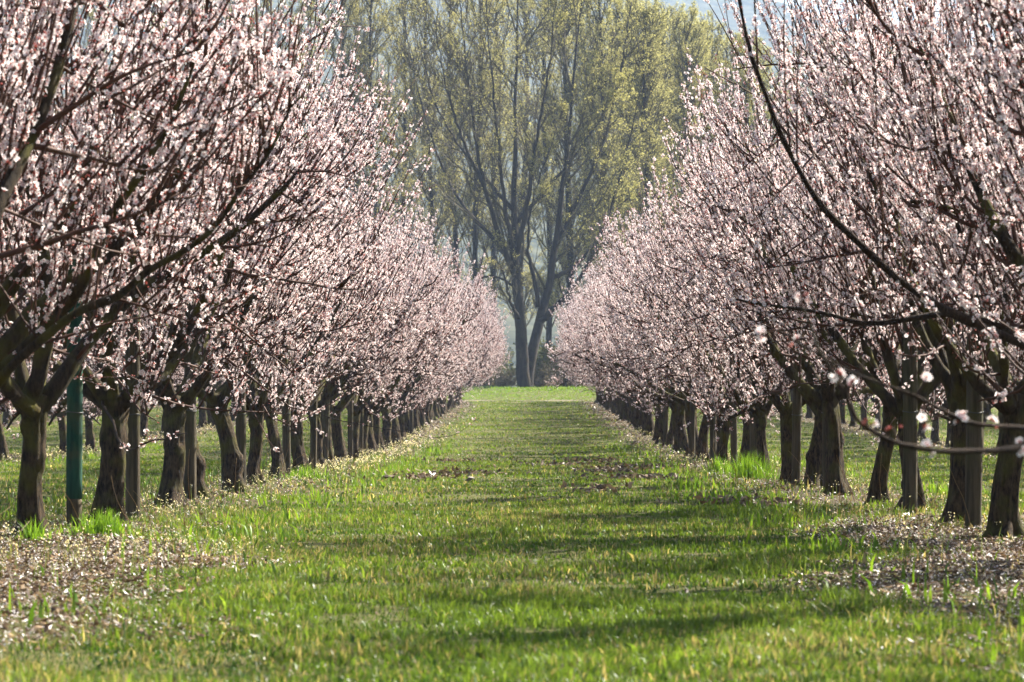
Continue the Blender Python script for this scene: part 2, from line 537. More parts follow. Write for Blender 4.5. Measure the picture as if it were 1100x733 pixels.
def make_variant(seed, whips_per=7, dens=65, fork=None):
    rng = np.random.default_rng(seed)
    fork = fork or rng.uniform(0.68, 0.9)
    lean = rng.normal(0, 0.13, 2)
    tm = trunk_mesh(rng, fork, lean)
    top = np.array([lean[0] * fork ** 1.2, lean[1] * fork ** 1.2, fork])
    nl = 6
    az = np.arange(nl) * 2 * math.pi / nl + rng.normal(0, 0.22, nl)
    el = rng.uniform(R(24), R(52), nl)
    d = np.stack([np.cos(az) * np.cos(el), np.sin(az) * np.cos(el), np.sin(el)], -1)
    st = top + d * 0.03 + np.array([0, 0, -0.06]) + rng.normal(0, 0.02, (nl, 3))
    ln = rng.uniform(1.7, 2.5, nl)
    LP = grow(st, d, ln, 14, rng.uniform(0.06, 0.15, nl), 0.10, rng)
    tt = np.linspace(0, 1, 14)
    limbs = []
    lr = rng.uniform(0.036, 0.052, nl)
    for i in range(nl):
        g = Geo()
        rad = (lr[i] * (1 - tt) ** 0.8 * 0.9 + 0.010) * (1 + 0.10 * np.sin(tt * 23 + i) + rng.normal(0, 0.07, 14))
        rad[0] *= 1.25
        tubes(g, LP[i:i + 1], rad[None], 9)
        limbs.append(g.mesh('limb', M_LIMB, color=False))
    crown, bl = Geo(), Geo()
    # secondary branches
    ns = 9
    pi = np.repeat(np.arange(nl), ns)
    pt = np.tile(np.linspace(0.16, 0.97, ns), nl) + rng.normal(0, 0.03, nl * ns)
    pt = np.clip(pt, 0.1, 0.99)
    p, tan = along(LP, pi, pt)
    rd = rng.normal(0, 1, p.shape); rd[:, 2] *= 0.5
    outw = norm(np.stack([p[:, 0], p[:, 1], np.zeros(len(p))], -1) + 1e-6)
    sd = norm(tan * 0.5 + norm(rd) * 0.8 + outw * 0.45 + np.array([0, 0, 0.12]))
    low = rng.random(len(p)) < 0.34
    sd[low] = norm(outw[low] + norm(rd[low]) * 0.6 + np.array([0, 0, -0.12]))
    sup = np.where(low, 0.0, rng.uniform(0.06, 0.2, len(p)))
    sl = fit(p, sd, rng.uniform(0.7, 1.35, len(p)), sup * 2)
    SP = grow(p, sd, sl, 9, sup, 0.09, rng)
    lowz = 0.72 + 0.1 * rng.random((len(SP), 1))
    SP[..., 2] = np.where(SP[..., 2] < lowz, lowz - 0.25 * (lowz - SP[..., 2]), SP[..., 2])
    s_t = np.linspace(0, 1, 9)
    srad = rng.uniform(0.009, 0.016, len(p))[:, None] * (1 - 0.72 * s_t)[None]
    tubes(crown, SP, srad, 5)
    # shoots on limbs and secondaries
    def shoots(par, cnt, t0, t1, l0, l1, upw):
        idx = np.repeat(np.arange(len(par)), cnt)
        t = rng.uniform(t0, t1, len(idx))
        p, tan = along(par, idx, t)
        ow = np.stack([p[:, 0], p[:, 1], np.zeros(len(p))], -1) * 0.36
        dd = norm(np.array([0, 0, upw]) + ow + rng.normal(0, 0.24, p.shape) + tan * 0.45)
        up = rng.uniform(0.02, 0.10, len(p))
        ll = fit(p, dd, rng.uniform(l0, l1, len(p)), up * 2)
        return grow(p, dd, ll, 7, up, 0.045, rng)
    W1 = shoots(SP, whips_per, 0.15, 1.0, 0.45, 1.35, 0.85)
    W2 = shoots(LP, 9, 0.35, 1.0, 0.8, 2.1, 1.05)
    W = np.concatenate([W1, W2])
    w_t = np.linspace(0, 1, 7)
    wrad = rng.uniform(0.0045, 0.0085, len(W))[:, None] * (1 - 0.65 * w_t)[None]
    tubes(crown, W, wrad, 4)
    # thin side shoots on the long ones
    idx = rng.integers(0, len(W), int(len(W) * 0.8))
    t = rng.uniform(0.15, 0.8, len(idx))
    p, tan = along(W, idx, t)
    dd = norm(tan * 0.9 + rng.normal(0, 0.33, p.shape) + np.array([0, 0, 0.35]))
    ll = fit(p, dd, rng.uniform(0.12, 0.5, len(p)), 0.1)
    W3 = grow(p, dd, ll, 5, 0.06, 0.04, rng)
    tubes(crown, W3, np.linspace(0.0035, 0.0015, 5)[None] * rng.uniform(0.8, 1.2, (len(W3), 1)), 3)
    # drooping twigs below
    idx = rng.integers(0, len(SP), 60)
    p, tan = along(SP, idx, rng.uniform(0.4, 1.0, len(idx)))
    dd = norm(tan * 0.8 + rng.normal(0, 0.5, p.shape) + np.array([0, 0, -0.35]))
    W4 = grow(p, dd, rng.uniform(0.2, 0.55, len(idx)), 5, -0.02, 0.08, rng)
    W4[..., 2] = np.maximum(W4[..., 2], 0.48 + 0.02 * rng.random((len(W4), 5)))
    tubes(crown, W4, np.linspace(0.005, 0.002, 5)[None] * np.ones((len(W4), 1)), 3)
    bloom_on(bl, W, dens, rng, 0.06, 0.96, 0.18)
    bloom_on(bl, W3, dens * 1.05, rng, 0.05, 0.98, 0.22)
    bloom_on(bl, W4, dens * 0.7, rng, 0.2, 1.0, 0.2)
    bloom_on(bl, SP, dens * 0.5, rng, 0.12, 1.0, 0.2, 0.022)
    bloom_on(bl, LP, dens * 0.22, rng, 0.45, 1.0, 0.16, 0.045)
    return dict(trunk=tm, limbs=limbs, crown=crown.mesh('crown', M_TWIG, color=False),
                blossom=bl.mesh('blossom', M_PETAL, smooth=False), n=len(bl.v))

VARIANTS = [make_variant(100 + 7 * k) for k in range(6)]

def build_tree(var, x, y, rot, sc, label, group, slim=1.0):
    root = link('apricot_tree', None)
    root.empty_display_size = 0.3
    root.location = (x, y, float(gz(x, y)))
    root.rotation_euler = (0, 0, rot)
    root.scale = (sc * slim, sc * slim, sc)
    tag(root, label, 'tree', group)
    link('trunk', var['trunk'], root)
    for lm in var['limbs']:
        link('limb', lm, root)
    cr = link('crown', var['crown'], root)
    link('blossom', var['blossom'], cr)
    return root

RNG = random.Random(11)
ORD = ['first', 'second', 'third', 'fourth', 'fifth', 'sixth', 'seventh', 'eighth', 'ninth', 'tenth']

left_d = [11.2, 14.1, 17.0, 19.8, 23.0, 25.3, 27.9, 30.6, 33.2, 36.7, 39.2, 41.6]
right_d = [12.0, 14.7, 17.4, 19.2, 22.2, 24.1, 26.6, 29.0, 31.7, 34.8, 38.5, 42.5]
while left_d[-1] < 118: left_d.append(left_d[-1] + RNG.uniform(2.5, 3.0))
while right_d[-1] < 118: right_d.append(right_d[-1] + RNG.uniform(2.5, 3.0))

LEFT_LABELS = {
    0: 'blurred pink blossoming apricot tree filling the upper left corner, its trunk outside the picture',
    1: 'blossoming apricot tree whose thick mossy limb slants in from the left picture edge',
    2: 'blossoming apricot tree with leaning flared trunk standing just left of the green painted stake',
    3: 'blossoming apricot tree with a forked trunk standing just right of the green painted stake',
}
RIGHT_LABELS = {
    0: 'blurred blossoming apricot tree filling the upper right corner, its trunk outside the picture',
    1: 'blossoming apricot tree whose long dark curving limb sweeps in from the right edge',
    2: 'blossoming apricot tree with wide flared trunk cut by the right edge of the picture',
    3: 'blossoming apricot tree with mossy trunk just left of the wide trunk at the right edge',
}
side_trees = {}
for side, ds, special, word in ((-1, left_d, LEFT_LABELS, 'left'), (1, right_d, RIGHT_LABELS, 'right')):
    for i, d in enumerate(ds):
        if i in special:
            lab = special[i]
        elif i < 12:
            lab = f'pink blossoming apricot tree, {ORD[i - 2]} visible trunk from the near end of the {word} row'
        else:
            lab = f'distant blossoming apricot tree merging into the pink wall along the {word} side of the lane'
        sc = RNG.uniform(0.91, 1.09)
        x = side * 2.75 + RNG.uniform(-0.06, 0.06)
        side_trees[(side, i)] = build_tree(VARIANTS[(i * 5 + (side > 0) * 2 + RNG.randrange(2)) % 6], x, d, RNG.uniform(0, 6.28) + (1.1 if (side, i) == (-1, 2) else 0), sc,
                                           lab, f'apricot trees of the {word} row beside the lane', 0.86 if side > 0 and i < 10 else 0.97)
for side, row, word, d0 in ((-1, 8.25, 'left', 38), (1, 8.25, 'right', 14), (-1, 13.75, 'left', 72), (1, 13.75, 'right', 66)):
    d = d0 + RNG.uniform(0, 2)
    nth = 'second' if row < 10 else 'third'
    while d < 119:
        build_tree(VARIANTS[RNG.randrange(6)], side * row + RNG.uniform(-0.1, 0.1), d, RNG.uniform(0, 6.28), RNG.uniform(0.92, 1.06),
                   f'blossoming apricot tree glimpsed in the {nth} row from the lane on the {word}',
                   f'apricot trees of the {nth} row on the {word}')
        d += RNG.uniform(2.5, 3.1)

# a limb with blossoms of its own for trees whose branches reach into the picture
def extra_limb(root, pts, r0, r1, seed, per_m=18, whips=0, spurs=6):
    rng = np.random.default_rng(seed)
    pts = np.array(pts)
    # resample smoothly
    n = len(pts)
    t = np.linspace(0, n - 1, 28)
    P = np.stack([np.interp(t, np.arange(n), pts[:, k]) for k in range(3)], -1)
    for _ in range(4):
        P[1:-1] = 0.25 * P[:-2] + 0.5 * P[1:-1] + 0.25 * P[2:]
    kk = rng.normal(0, 1, P.shape)
    for _ in range(2): kk[1:-1] = 0.25 * kk[:-2] + 0.5 * kk[1:-1] + 0.25 * kk[2:]
    P[1:] += kk[1:] * (0.012 + 0.25 * r0)
    inv = root.matrix_world  # identity until the scene is evaluated: use the root's own values
    ang, sc = root.rotation_euler[2], np.array(root.scale)
    loc = np.array(root.location)
    c, s = math.cos(-ang), math.sin(-ang)
    def to_local(Q):
        q = Q - loc
        return np.stack([q[..., 0] * c - q[..., 1] * s, q[..., 0] * s + q[..., 1] * c, q[..., 2]], -1) / sc
    P = to_local(P)[None]
    g, bl = Geo(), Geo()
    rad = np.linspace(r0, r1, 28) * (1 + 0.10 * np.sin(np.arange(28) * 1.9) + rng.normal(0, 0.10, 28))
    tubes(g, P, rad[None], 9)
    limb = link('limb', g.mesh('limb', M_LIMB if r0 > 0.029 else M_DARKLIMB, color=False), root)
    tw = Geo()
    if whips:
        idx = np.zeros(whips, int)
        p, tan = along(P, idx, rng.uniform(0.25, 1.0, whips))
        d = norm(np.array([0, 0, 1.0]) + tan * 0.4 + rng.normal(0, 0.25, p.shape))
        W = grow(p, d, rng.uniform(0.4, 1.1, whips), 7, 0.05, 0.045, rng)
        tubes(tw, W, np.linspace(0.006, 0.0022, 7)[None] * np.ones((whips, 1)), 4)
        bloom_on(bl, W, 60, rng)
    if spurs:
        p, tan = along(P, np.zeros(spurs, int), rng.uniform(0.2, 1.0, spurs))
        d = norm(rng.normal(0, 1, p.shape) + np.array([0, 0, 0.4]))
        S = grow(p, d, rng.uniform(0.03, 0.10, spurs), 4, 0.03, 0.05, rng)
        tubes(tw, S, np.linspace(0.003, 0.0018, 4)[None] * np.ones((spurs, 1)), 4)
        bloom_on(bl, S, 40, rng, 0.3, 1.0)
    bloom_on(bl, P, per_m, rng, 0.3, 1.0, 0.2, max(0.014, r1 * 1.6))
    if tw.n:
        link('crown', tw.mesh('crown', M_TWIG, color=False), limb)
    link('blossom', bl.mesh('blossom', M_PETAL, smooth=False), limb)

extra_limb(side_trees[(1, 1)], [px(1215, 430, 14.6), px(1150, 385, 14.2), px(1060, 350, 13.6), px(985, 318, 13.2), px(925, 262, 13.0), px(870, 200, 12.9),
                                px(832, 130, 12.8), px(805, 60, 12.8), px(795, 0, 12.8), px(792, -60, 12.8)], 0.027, 0.006, 5, 9, 8, 8)
extra_limb(side_trees[(1, 1)], [px(1205, 440, 14.6), px(1130, 400, 14.3), px(1080, 345, 14.1), px(1010, 340, 14.0), px(930, 352, 14.0), px(850, 330, 14.0), px(790, 318, 14.0)],
           0.026, 0.006, 6, 14, 5, 10)
extra_limb(side_trees[(-1, 1)], [px(-60, 455, 14.2), px(-10, 410, 13.9), px(50, 352, 13.6), px(95, 300, 13.4), px(122, 240, 13.3), px(150, 180, 13.2), px(190, 120, 13.1), px(215, 40, 13.0)],
           0.046, 0.006, 7, 20, 34, 16)
extra_limb(side_trees[(-1, 1)], [px(-50, 450, 14.1), px(0, 405, 13.7), px(70, 345, 13.3), px(150, 300, 13.0), px(215, 255, 12.8), px(280, 180, 12.7), px(320, 100, 12.6)],
           0.030, 0.005, 8, 20, 34, 16)

extra_limb(side_trees[(-1, 9)], [px(330, 440, 36.7), px(372, 455, 36.2), px(428, 462, 35.6), px(464, 472, 35.3), px(488, 469, 35.2), px(514, 447, 35.0)],
           0.007, 0.002, 14, 7, 0, 7)
extra_limb(side_trees[(-1, 3)], [px(110, 430, 19.7), px(125, 470, 19.0), px(140, 484, 18.4), px(165, 474, 18.2), px(198, 462, 18.0)],
           0.010, 0.003, 15, 30, 0, 4)
near_tree = build_tree(VARIANTS[2], 4.05, 9.0, 1.0, 0.92, 'apricot tree outside the right edge whose thin out of focus branch dips across the trunks',
                       'apricot trees of the right row beside the lane')
extra_limb(near_tree, [np.array([4.0, 9.0, 0.9]), np.array([3.0, 8.2, 0.55]), px(1180, 440, 7.3), px(1105, 472, 7.0), px(1050, 490, 6.8), px(985, 488, 6.7), px(930, 462, 6.6), px(900, 420, 6.6), px(882, 370, 6.6), px(868, 330, 6.6)],
           0.012, 0.003, 9, 4, 0, 5)
extra_limb(near_tree, [np.array([4.0, 9.0, 0.9]), np.array([3.0, 8.2, 0.6]), px(1190, 455, 7.5), px(1100, 470, 7.3), px(1040, 455, 7.2), px(985, 420, 7.1), px(925, 400, 7.1), px(870, 372, 7.1), px(830, 345, 7.1)],
           0.010, 0.0025, 10, 3, 0, 4)

# ------------------------------------------------------------------ stakes beside the trunks
M_GREEN = bark_mat('faded_green_paint', (0.006, 0.03, 0.02), (0.02, 0.075, 0.045), (0.05, 0.055, 0.02), 0.4, 10, 0.3, 0.1)
def stake_mesh(name, r, z0, z1, mat, seed, cap=True):
    rng = random.Random(seed)
    g = Geo(); sides, rings = 14, 14
    V = []
    for k in range(rings):
        z = z0 + (z1 - z0) * k / (rings - 1)
        for j in range(sides):
            a = j * 2 * math.pi / sides
            rr = r * (1 + 0.06 * mnoise.noise((math.cos(a) * 2 + seed, math.sin(a) * 2, z * 1.4)))
            V.append((rr * math.cos(a), rr * math.sin(a), z))
    V.append((0, 0, z1 + 0.012)); V.append((0, 0, z0))
    q = [(k * sides + j, k * sides + (j + 1) % sides, (k + 1) * sides + (j + 1) % sides, (k + 1) * sides + j) for k in range(rings - 1) for j in range(sides)]
    tp = (rings - 1) * sides
    t = [(tp + j, tp + (j + 1) % sides, len(V) - 2) for j in range(sides)] + [((j + 1) % sides, j, len(V) - 1) for j in range(sides)]
    g.add(V, [np.array(q), np.array(t)])
    return g.mesh(name, mat, color=False)

def ring_mesh(name, r, w, z, mat):
    g = Geo()
    a = np.linspace(0, 2 * math.pi, 21)
    P = np.stack([r * np.cos(a), r * np.sin(a), z + 0.004 * np.sin(a * 2)], -1)[None]
    tubes(g, P, np.full((1, 21), w), 5)
    return g.mesh(name, mat, color=False)

SM = [stake_mesh('wooden_stake', 0.043 + 0.004 * k, -0.3, 1.75, M_STAKE, 20 + k) for k in range(3)]
WIRE = ring_mesh('wire_tie', 0.052, 0.004, 0.72, flat_mat('tie_wire', (0.05, 0.05, 0.045), 0.5))
left_stakes = [20.7, 24.2, 28.7, 34.0, 37.6, 40.4]
right_stakes = [18.5, 21.3, 27.7, 30.3, 36.5, 40.5]
for l in (left_stakes, right_stakes):
    while l[-1] < 112: l.append(l[-1] + (RNG.uniform(3.2, 6.0) if l[-1] < 48 else RNG.uniform(7, 13)))

# the green painted one
gs = link('wooden_stake', None); x = (80 - VX) * 18.2 / F
gs.location = (x, 18.2, float(gz(x, 18.2)))
tag(gs, 'round wooden stake painted green above bare wood, standing between the first two left trunks', 'stake', 'wooden stakes supporting the trees')
link('shaft', stake_mesh('shaft', 0.047, -0.3, 0.2, M_STAKE, 31), gs)
link('painted_top', stake_mesh('painted_top', 0.0485, 0.2, 1.8, M_GREEN, 31), gs)
link('wire_tie', WIRE, gs)
for side, l, word in ((-1, left_stakes, 'left'), (1, right_stakes, 'right')):
    for i, d in enumerate(l):
        st = link('wooden_stake', None)
        x = side * (2.72 + RNG.uniform(-0.05, 0.05))
        st.location = (x, d, float(gz(x, d)))
        st.rotation_euler = (RNG.uniform(-0.03, 0.03), RNG.uniform(-0.03, 0.03), RNG.uniform(0, 6))
        lab = (f'bare weathered wooden stake, {ORD[i]} from the near end of the {word} row' if i < 6 else
               f'small weathered wooden stake among the distant trunks of the {word} row')
        if side < 0 and i < 6:
            lab = f'bare weathered wooden stake, {ORD[i]} beyond the green painted one in the left row'
        tag(st, lab, 'stake', 'wooden stakes supporting the trees')
        link('shaft', SM[RNG.randrange(3)], st)
        if i < 5:
            link('wire_tie', WIRE, st)

# ------------------------------------------------------------------ far trees
def leaf_stamp(geo, pos, rng, s0, s1, c0, c1):
    N = len(pos)
    tv = np.array([(-0.5, 0, 0), (0, -0.42, 0.08), (0.6, 0, 0), (0, 0.42, 0.08)])
    k = rng.random((N, 1))
    tint = np.array(c0) * (1 - k) + np.array(c1) * k
    stamp(geo, tv, [np.array([(0, 1, 2, 3)])], np.ones((4, 3)), pos, rng.normal(0, 1, (N, 3)) + np.array([0.3, 0, 0.4]), rng.uniform(s0, s1, N), rng, tint)

def branch_level(par, prad, cnt, t0, t1, ang, l_fac, K, up, wob, rng, jitter=0.35):
    """children of curves: directions at an angle from the parent; returns curves and base radii"""
    idx = np.repeat(np.arange(len(par)), cnt)
    t = np.clip(rng.uniform(t0, t1, len(idx)), 0, 0.995)
    p, tan = along(par, idx, t)
    side = rng.normal(0, 1, p.shape)
    side = norm(side - tan * (side * tan).sum(1, keepdims=True))
    a = ang * rng.uniform(0.6, 1.35, len(idx))
    d = tan * np.cos(a)[:, None] + side * np.sin(a)[:, None]
    pl = np.linalg.norm(np.diff(par, axis=1), axis=2).sum(1)[idx]
    ln = pl * l_fac * (1.05 - 0.6 * t) * rng.uniform(0.7, 1.25, len(idx))
    pr = prad[idx] * (1 - 0.75 * t)
    C = grow(p, d, ln, K, up, wob, rng)
    return C, pr

FORK_TREE_D = 152.0
def build_fork_tree():
    rng = np.random.default_rng(77)
    D = FORK_TREE_D
    root = link('forked_poplar_tree', None)
    bx = (561 - VX) * D / F
    base = np.array([bx, D, float(gz(bx, D))])
    root.location = base
    tag(root, 'tall bare-limbed forked poplar with two dark trunks at the end of the lane', 'tree')
    def stem(pts, r0, r1, name, dep=None):
        pts = np.array([px(u, v, D + dd) for (u, v, dd) in pts]) - base
        n = len(pts); t = np.linspace(0, n - 1, 24)
        P = np.stack([np.interp(t, np.arange(n), pts[:, k]) for k in range(3)], -1)
        for _ in range(3): P[1:-1] = 0.25 * P[:-2] + 0.5 * P[1:-1] + 0.25 * P[2:]
        P[1:] += rng.normal(0, 0.03, P[1:].shape)
        tt = np.linspace(0, 1, 24)
        rad = r0 * (1 - tt) ** 1.25 + r1
        g = Geo(); tubes(g, P[None], rad[None], 10)
        link(name, g.mesh(name, M_POPBARK, color=False), root)
        return P, r0
    curves = []
    def S(pts, r0, r1, name='limb'):
        curves.append(stem(pts, r0, r1, name))
    S([(563, 425, 0), (562, 395, 0), (560, 350, 0), (556, 310, 0), (553, 285, 0), (551, 230, .5), (556, 160, 1), (552, 90, 1.5), (558, 20, 2), (556, -60, 2)], 0.37, 0.025, 'trunk')
    S([(565, 425, .3), (568, 395, .5), (578, 350, 1), (590, 310, 1.5), (598, 255, 2), (608, 190, 2), (612, 120, 2.5), (622, 40, 3), (628, -40, 3)], 0.31, 0.025, 'trunk')
    S([(555, 300, 0), (538, 262, -.5), (520, 200, -1), (508, 130, -1.5), (500, 60, -2), (490, -30, -2)], 0.15, 0.02)
    S([(553, 290, 0), (530, 255, 1), (498, 225, 2), (470, 170, 2.6), (446, 90, 3), (430, 0, 3.4)], 0.12, 0.02)
    S([(552, 280, 0), (541, 210, -1), (534, 140, -2), (526, 60, -2.4), (522, -30, -2.6)], 0.12, 0.02)
    S([(554, 275, 0), (568, 215, -1), (578, 140, -2), (592, 60, -3), (600, -30, -3.4)], 0.13, 0.02)
    S([(560, 345, 0), (550, 330, -1), (540, 290, -2), (528, 268, -2.5)], 0.10, 0.02)
    S([(580, 345, 1), (606, 322, .5), (630, 290, 0), (652, 240, -.5), (672, 170, -1), (690, 90, -1.4)], 0.15, 0.02)
    S([(592, 300, 1.5), (620, 285, 2.5), (644, 255, 3.5), (664, 205, 4)], 0.11, 0.02)
    S([(596, 265, 2), (622, 215, 2.6), (650, 150, 3), (668, 70, 3.4), (680, 0, 3.6)], 0.12, 0.02)
    S([(578, 330, 1), (572, 290, .5), (566, 262, 0), (574, 205, -1), (598, 140, -1.5)], 0.12, 0.02)
    S([(553, 240, .5), (586, 205, 1), (612, 175, 1), (644, 130, 1.3), (664, 90, 1.5)], 0.10, 0.02)
    S([(551, 225, .5), (520, 190, 1.5), (488, 150, 2), (462, 100, 2.4), (450, 40, 2.5)], 0.10, 0.02)
    S([(520, 200, -1), (496, 150, -1.6), (478, 90, -2), (466, 20, -2.3)], 0.09, 0.02)
    S([(556, 310, 0), (530, 295, .5), (512, 300, .8), (500, 318, .8)], 0.06, 0.015)
    P0 = np.stack([c[0] for c in curves]); r0 = np.array([c[1] for c in curves])
    tw, lf = Geo(), Geo()
    L1, r1 = branch_level(P0, r0, 11, 0.28, 1.0, R(42), 0.34, 9, 0.06, 0.07, rng)
    tubes(tw, L1, (np.clip(r1 * 0.45, 0.02, 0.08)[:, None] * np.linspace(1, 0.3, 9)[None]), 5)
    L2, r2 = branch_level(L1, r1 * 0.5, 8, 0.15, 1.0, R(38), 0.5, 6, 0.09, 0.08, rng)
    tubes(tw, L2, np.linspace(0.022, 0.009, 6)[None] * np.ones((len(L2), 1)), 4)
    L3, r3 = branch_level(L2, r2, 5, 0.2, 1.0, R(38), 0.6, 4, 0.08, 0.08, rng)
    tubes(tw, L3, np.linspace(0.011, 0.006, 4)[None] * np.ones((len(L3), 1)), 3, caps=False)
    n = len(L3)
    idx = rng.integers(0, n, 85000)
    p, _ = along(L3, idx, rng.uniform(0.3, 1.0, len(idx)))
    # clumpier, denser towards the right and the top
    w = np.array([mnoise.noise((q[0] * 0.5, q[1] * 0.5, q[2] * 0.5)) for q in p])
    keep = rng.random(len(p)) < np.clip(0.32 + 0.8 * w + 0.06 * p[:, 0], 0.04, 1) * np.clip((p[:, 2] - 5.5) / 5, 0.02, 1)
    p = p[keep] + rng.normal(0, 0.06, (int(keep.sum()), 3))
    leaf_stamp(lf, p, rng, 0.04, 0.08, (0.27, 0.25, 0.08), (0.48, 0.44, 0.15))
    cr = link('crown', tw.mesh('crown', M_POPTWIG, color=False), root)
    link('foliage', lf.mesh('foliage', M_POPLEAF, smooth=False), cr)

build_fork_tree()

def poplar_variant(seed, H, spread, nleaf, c0, c1, n1=84, n2=9, n3=5):
    rng = np.random.default_rng(seed)
    lean = rng.normal(0, 0.012, 2)
    K = 20
    t = np.linspace(0, 1, K)
    P = np.stack([lean[0] * H * t + 0.12 * np.sin(t * 9 + seed), lean[1] * H * t + 0.12 * np.cos(t * 7 + seed), -0.3 + (H + 0.3) * t], -1)
    g = Geo(); tubes(g, P[None], ((0.26 if n1 > 70 else 0.17) * (1 - t) ** 0.8 + 0.025)[None], 9)
    trunk = g.mesh('trunk', M_POPBARK, color=False)
    tw, lf = Geo(), Geo()
    tt = np.sort(rng.uniform(0.13, 0.97, n1))
    p, _ = along(P[None], np.zeros(n1, int), tt)
    az = rng.uniform(0, 2 * math.pi, n1); el = rng.uniform(R(42), R(74), n1)
    d = np.stack([np.cos(az) * np.cos(el), np.sin(az) * np.cos(el), np.sin(el)], -1)
    prof = np.interp(tt, [0.13, 0.35, 0.7, 1.0], [0.8, 1.0, 0.8, 0.45])
    L1 = grow(p, d, spread * prof * rng.uniform(1.1, 2.1, n1), 9, 0.09, 0.05, rng)
    tubes(tw, L1, rng.uniform(0.035, 0.06, n1)[:, None] * np.linspace(1, 0.25, 9)[None], 5)
    L2, r2 = branch_level(L1, np.full(n1, 0.04), n2, 0.1, 1.0, R(36), 0.45, 6, 0.10, 0.07, rng)
    tubes(tw, L2, np.linspace(0.02, 0.009, 6)[None] * np.ones((len(L2), 1)), 4, caps=False)
    L3, r3 = branch_level(L2, r2, n3, 0.15, 1.0, R(36), 0.6, 4, 0.10, 0.06, rng)
    tubes(tw, L3, np.linspace(0.011, 0.006, 4)[None] * np.ones((len(L3), 1)), 3, caps=False)
    idx = rng.integers(0, len(L3), nleaf)
    q, _ = along(L3, idx, rng.uniform(0.2, 1.0, nleaf))
    w = np.array([mnoise.noise((a[0] * 0.6 + seed, a[1] * 0.6, a[2] * 0.6)) for a in q])
    keep = rng.random(nleaf) < np.clip(0.55 + 0.8 * w, 0.08, 1)
    q = q[keep] + rng.normal(0, 0.07, (int(keep.sum()), 3))
    leaf_stamp(lf, q, rng, 0.045, 0.09, c0, c1)
    return trunk, tw.mesh('crown', M_POPTWIG, color=False), lf.mesh('foliage', M_POPLEAF, smooth=False)

YG0, YG1 = (0.29, 0.275, 0.095), (0.52, 0.475, 0.18)
OL0, OL1 = (0.26, 0.24, 0.09), (0.46, 0.41, 0.15)
PV = [poplar_variant(1, 25, 2.6, 62000, YG0, YG1), poplar_variant(2, 25, 2.4, 62000, YG0, YG1), poplar_variant(3, 25, 2.8, 54000, YG0, YG1),
      poplar_variant(4, 25, 3.0, 40000, OL0, OL1, 58, 8, 5), poplar_variant(5, 25, 2.8, 44000, OL0, OL1, 60, 8, 5)]

def poplar(u, v_top, d, var, label, rot):
    o = link('poplar_tree', None)
    x = (u - VX) * d / F
    z = float(gz(x, d))
    h = EYE + (HY - v_top) * d / F - z
    o.location = (x, d, z); o.rotation_euler = (0, 0, rot)
    s = h / 25.0
    o.scale = (max(s, 0.8), max(s, 0.8), s)
    tag(o, label, 'tree', 'poplars in the belt behind the forked tree')
    tr, cr, fo = PV[var]
    link('trunk', tr, o); c = link('crown', cr, o); link('foliage', fo, c)

LAB_Y = 'tall poplar hazed with yellow-green young leaves in the belt right of the forked tree'
LAB_O = 'tall sparse olive-leaved poplar in the belt left of the forked tree'
for (u, v, d, k) in [(612, -40, 178, 0), (648, -30, 168, 1), (640, -10, 196, 2), (676, 2, 180, 1), (700, 14, 172, 0), (722, 22, 190, 2), (744, 26, 182, 1), (766, 34, 188, 0),
                     (792, 46, 184, 2), (818, 52, 190, 1), (850, 56, 186, 0), (884, 48, 192, 2), (920, 56, 188, 1), (956, 62, 194, 0), (995, 70, 190, 2), (1040, 76, 195, 1), (1085, 84, 190, 0), (690, 12, 210, 0), (755, 26, 215, 1), (660, -6, 220, 2), (711, 16, 200, 2), (733, 20, 176, 0), (778, 38, 205, 1), (806, 50, 172, 0), (690, 10, 160, 2)]:
    poplar(u, v, d, k, LAB_Y, RNG.uniform(0, 6.28))
for (u, v, d, k) in [(590, -50, 205, 4), (560, -60, 225, 4), (532, -60, 215, 3), (512, -50, 172, 3), (490, -60, 185, 4), (462, -45, 176, 3), (430, -50, 190, 4), (402, -40, 178, 3), (376, -55, 186, 4),
                     (362, -40, 180, 3), (330, -50, 190, 4), (295, -45, 182, 3), (255, -50, 190, 4), (210, -45, 185, 3), (160, -40, 190, 4), (105, -45, 186, 3), (50, -40, 190, 4)]:
    poplar(u, v, d, k, LAB_O, RNG.uniform(0, 6.28))

# low bushes around the foot of the forked tree and along the field edge
def bush_variant(seed, green):
    rng = np.random.default_rng(seed)
    n = 60
    az = rng.uniform(0, 2 * math.pi, n)
    el = rng.uniform(R(30), R(85), n)
    st = np.stack([rng.normal(0, 0.35, n), rng.normal(0, 0.35, n), np.full(n, -0.05)], -1)
    d = np.stack([np.cos(az) * np.cos(el), np.sin(az) * np.cos(el), np.sin(el)], -1)
    A = grow(st, d, rng.uniform(0.8, 2.0, n), 7, 0.02, 0.08, rng)
    g, lf = Geo(), Geo()
    tubes(g, A, np.linspace(0.018, 0.006, 7)[None] * np.ones((n, 1)), 4)
    B, _ = branch_level(A, np.full(n, 0.01), 9, 0.2, 1.0, R(40), 0.45, 5, 0.03, 0.08, rng)
    tubes(g, B, np.linspace(0.008, 0.004, 5)[None] * np.ones((len(B), 1)), 3)
    nl = 5200 if green else 2600
    q, _ = along(B, rng.integers(0, len(B), nl), rng.uniform(0.2, 1, nl))
    c = ((0.08, 0.09, 0.03), (0.2, 0.2, 0.06)) if green else ((0.11, 0.09, 0.055), (0.22, 0.18, 0.11))
    leaf_stamp(lf, q + rng.normal(0, 0.05, q.shape), rng, 0.05, 0.11, *c)
    return g.mesh('branches', M_POPTWIG, color=False), lf.mesh('foliage', M_POPLEAF, smooth=False)
BV = [bush_variant(1, False), bush_variant(2, True), bush_variant(3, False)]
